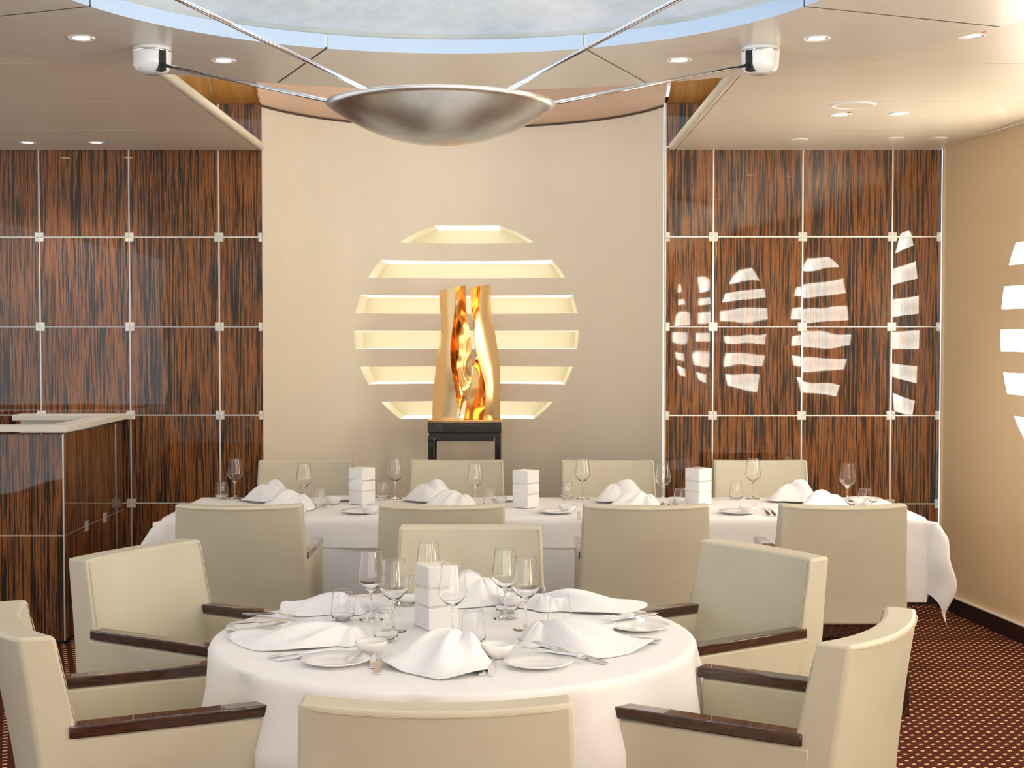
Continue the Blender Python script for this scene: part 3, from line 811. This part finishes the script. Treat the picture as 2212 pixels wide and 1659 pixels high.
x, y = at(941, 1357); V0_ = put(V0, x, y, 'white three-block table vase in the middle of the round table', 'white block vases', math.radians(30))
for px, py, lb in ((800, 1387, 'small white bowl left of the front napkin on the round table'), (1075, 1393, 'small white bowl right of the front napkin on the round table'), (1300, 1346, 'small white bowl beside the gold-lit cutlery at the right of the round table'),
                   (826, 1297, 'small white bowl at the back left of the round table, behind the wine glasses'), (1104, 1286, 'small white bowl at the back of the round table, seen through the glasses')):
    x, y = at(px, py, .041); put(B0, x, y, lb, 'small white bowls on the round table')
plates = {}
for k, px, py, lb in ((0, 723, 1437, 'white side plate with a butter knife, front left of the round table'), (1, 1163, 1442, 'white side plate under two slanted pieces of cutlery, front right of the round table'), (2, 1381, 1362, 'white side plate at the right rim of the round table'),
                   (3, 553, 1364, 'white side plate at the left rim of the round table, partly under a napkin'), (4, 803, 1306, 'white side plate at the back left rim of the round table')):
    x, y = at(px, py); plates[k] = put(PB, x, y, lb, 'side plates on the round table')
def line_item(p, a, b, lb, gr, dz=0, tilt=0):
    (x0, y0), (x1, y1) = at(*a), at(*b); return put(p, x0, y0, lb, gr, math.atan2(-(x1-x0), y1-y0), dz, tilt)
GK, GF = 'knives on the round table', 'forks on the round table'
line_item(K0, (577, 1428), (765, 1404), 'outer knife of the pair at the left front of the round table', GK)
line_item(K0, (594, 1433), (790, 1409), 'inner knife of the pair at the left front of the round table', GK, .001)
line_item(F0, (802, 1450), (812, 1400), 'left fork of the pair left of the front napkin', GF)
line_item(F0, (812, 1463), (827, 1404), 'right fork of the pair, touching the front napkin', GF)
line_item(K1, (745, 1446), (795, 1410), 'butter knife resting on the front left side plate', GK, .014)
line_item(K0, (1040, 1466), (1042, 1405), 'left knife of the pair right of the front napkin', GK)
line_item(K0, (1061, 1466), (1062, 1405), 'right knife of the pair right of the front napkin', GK)
line_item(F0, (1313, 1441), (1150, 1400), 'longer slanted fork behind the front right side plate', GF)
line_item(F0, (1262, 1440), (1112, 1402), 'slanted fork lying across the front right side plate', GF, .014)
line_item(K0, (1258, 1437), (1120, 1415), 'slanted knife on the front right side plate', GK, .017)
line_item(K0, (1431, 1391), (1340, 1382), 'outer knife of the pair at the right rim of the round table', GK)
line_item(K0, (1424, 1396), (1330, 1386), 'inner knife of the pair at the right rim of the round table', GK, .001)
line_item(F0, (1420, 1338), (1312, 1352), 'fork with gold reflection on the right rim side plate', GF, .012)
line_item(K1, (1415, 1343), (1310, 1356), 'knife beside the fork on the right rim side plate', GK, .014)
line_item(F0, (522, 1331), (600, 1338), 'fork at the left rim of the round table', GF)
line_item(F0, (530, 1334), (612, 1341), 'second fork at the left rim of the round table, slightly nearer', GF, .001)
line_item(K1, (502, 1366), (590, 1358), 'knife resting on the left rim side plate', GK, .012)
line_item(F0, (850, 1294), (790, 1306), 'fork on the back left side plate', GF, .012)

# napkins: fabric gathered to a peak and fanned out
def napkin(x, y, ang, L, back, H, spread, n, seed, lb, gr, base=0, wid=1.0, plat=.2):
    rnd = random.Random(seed); ph = rnd.random()*6; ph2 = rnd.random()*6
    NR, NA = 26, 96; V = [(0, 0, H)]; UV = [(0, 0)]
    for i in range(1, NR+1):
        t_ = i/NR
        for k in range(NA):
            a = 2*PI*k/NA-PI  # 0 = forward
            c = math.cos(a/2)**2
            lob = math.exp(-(a/spread)**4)
            R_ = back+(L-back)*lob*(1-.20*abs(math.sin(a*2.3+ph)))+.018*math.sin(3*a+ph2)
            r = t_*R_
            ridge = (.5+.5*math.cos(a*n*1.45+ph+1.2*t_+.6*math.sin(a*3)))
            env = math.sin(PI*min(1, t_*1.02)**.75)
            tt = max(0, (t_-plat*(.4+.6*lob))/(1-plat*(.4+.6*lob))); z = H*math.cos(tt*PI/2)**1.3*(.90+.10*ridge*min(1, t_*4))
            z += (.012+H*.26)*lob*env*(ridge**1.6-.3)
            z += .020*max(0, t_-.75)*4*(.5+.5*math.sin(a*n*.9+ph2))**1.5*lob
            V.append((r*math.sin(a)*wid, r*math.cos(a), max(.003, z))); UV.append((r*math.sin(a)+1, r*math.cos(a)+1))
    Fc = [(0, 1+k, 1+(k+1) % NA) for k in range(NA)]
    for i in range(NR-1):
        b = 1+i*NA; Fc += [(b+k, b+NA+k, b+NA+(k+1) % NA, b+(k+1) % NA) for k in range(NA)]
    o = mesh('napkin', V, Fc, 'napkin', None, smooth=True, uv=UV)
    s = o.modifiers.new('cloth_thickness', 'SOLIDIFY'); s.thickness = .0015; s.offset = 1
    o.location = (x, y, ZT_+base); o.rotation_euler = (0, 0, ang); tag(o, lb, 'napkin', gr); return o
GN = 'white napkins on the round table'
napkin(-.13, 3.86, face(-.62, -1), .27, .085, .074, 1.0, 5, 1, 'white napkin fanned towards the viewer at the front of the round table', GN)
napkin(-.46, 4.07, face(-1, -.08), .37, .05, .048, .70, 6, 2, 'white napkin fanned to the left over the left half of the round table', GN)
napkin(.085, 4.08, face(1, -.62), .35, .075, .060, .74, 6, 3, 'white napkin fanned to the right, behind the slanted cutlery', GN)
napkin(-.50, 4.54, face(-1, .02), .27, .06, .045, .75, 5, 4, 'white napkin at the back left of the round table, behind the leftmost tumbler', GN)
napkin(.10, 4.60, face(1, -.18), .36, .08, .045, .6, 6, 5, 'white napkin at the back right rim of the round table', GN)
napkin(-.10, 4.68, face(-.6, .1), .19, .09, .085, 1.1, 5, 6, 'white napkin right behind the white vase of the round table', GN)

# long table settings
GL = 'table setting of the long table'
SEAT = ['before the leftmost far armchair', 'before the console', 'before the far armchair right of the sculpture', 'before the rightmost far armchair']
NEAR = ['beside the leftmost near armchair', 'above the second near armchair', 'above the third near armchair', 'above the rightmost near armchair']
for i in range(4):
    fx = (506, 853, 1259, 1628)[i]; nx = (656, 1026, 1433, 1833)[i]
    x, y = at(fx, 991, .2155); put(W0, x, y, 'farther wine glass on the long table, '+('leftmost of all, against the veneer', 'between the first and middle vase', 'right of the middle vase', 'right of the third vase')[i], 'wine glasses on the long table', i*.7)
    x, y = at(nx, 1001, .2155); put(W0, x, y, 'nearer wine glass on the long table, '+('left of the first vase', 'left of the middle vase', 'left of the third vase', 'rightmost of all')[i], 'wine glasses on the long table', i*.9+.3)
    tx = (477, 825, 1225, 1592)[i]; t2 = (690, 1059, 1471, 1870)[i]
    x, y = at(tx, 1041, .0945); put(U0, x, y, 'farther tumbler on the long table, '+('leftmost', 'just right of the first vase', 'right of the middle vase', 'right of the third vase')[i], 'tumblers on the long table', i*.8)
    x, y = at(t2, 1056, .0945); put(U0, x, y, 'nearer tumbler on the long table, '+('left of the first vase', 'left of the middle vase', 'left of the third vase', 'rightmost')[i], 'tumblers on the long table', i)
    nx_ = (585, 935, 1345, 1725)[i]; x = (nx_-1106)/F*7.58
    put(PD, x, 7.60, 'white dinner plate under the napkin '+SEAT[i], 'dinner plates on the long table')
    napkin(x-.03, 7.60, face(1, -.05), .155, .12, .086, 1.0, 5, 20+i, 'white napkin across the long table '+SEAT[i], 'napkins on the far side of the long table', .006, 1.0, .38)
    xn = (635, 985, 1385, 1785)[i]; x2 = (xn-1106)/F*7.28
    napkin(x2+.03, 7.26, face(-1, .05), .20, .09, .075, .9, 6, 30+i, 'white napkin on the near side of the long table '+NEAR[i], 'napkins on the near side of the long table', 0, 1.0, .32)
for px, py, lb in ((720, 1073, 'small white bowl left of the first long table vase'), (1078, 1075, 'small white bowl left of the middle long table vase'), (1462, 1076, 'small white bowl left of the third long table vase'), (1862, 1078, 'small white bowl at the right end of the long table'),
                   (798, 1093, 'small white bowl in front of the first long table vase'), (1226, 1092, 'small white bowl by the plate right of the middle long table vase'), (1617, 1093, 'small white bowl by the forks right of the third long table vase')):
    x, y = at(px, py, .041); put(B0, x, y, lb, 'small white bowls on the long table')
for px, py, lb in ((775, 1109, 'white side plate in front of the first long table vase'), (1202, 1109, 'white side plate right of the middle long table vase'), (1595, 1110, 'white side plate right of the third long table vase'),
                   (745, 1081, 'white side plate on the far side, left of the first long table vase'), (1098, 1082, 'white side plate on the far side, left of the middle long table vase'), (1868, 1083, 'white side plate at the far right end of the long table')):
    x, y = at(px, py); put(PB, x, y, lb, 'side plates on the long table')
for px, py, lb in ((781, 1089, 'white three-block vase on the long table, left of the three'), (1136, 1096, 'white three-block vase on the long table, right of the console'), (1510, 1090, 'white three-block vase on the long table before the right veneer wall')):
    x, y = at(px, py); put(V0, x, y, lb, 'white block vases', math.radians(52 if px < 1400 else 40))
GFL = 'cutlery on the near side of the long table'
for a, b, p, lb in (((1664, 1116), (1640, 1098), F0, 'left fork of the pair left of the rightmost near armchair'), ((1677, 1117), (1654, 1099), F0, 'right fork of the pair left of the rightmost near armchair'),
                    ((1252, 1124), (1250, 1095), F0, 'fork beside the third near armchair'), ((655, 1110), (668, 1095), K0, 'knife beside the leftmost near armchair'),
                    ((512, 1084), (528, 1076), K0, 'dark handled knife by the leftmost wine glass of the long table'),
                    ((790, 1110), (818, 1100), K1, 'butter knife on the plate in front of the first long table vase'), ((1226, 1112), (1230, 1100), K1, 'butter knife on the plate right of the middle long table vase'), ((1630, 1112), (1606, 1104), K1, 'butter knife on the plate right of the third long table vase')):
    line_item(p, a, b, lb, GFL, .014 if p is K1 else 0)
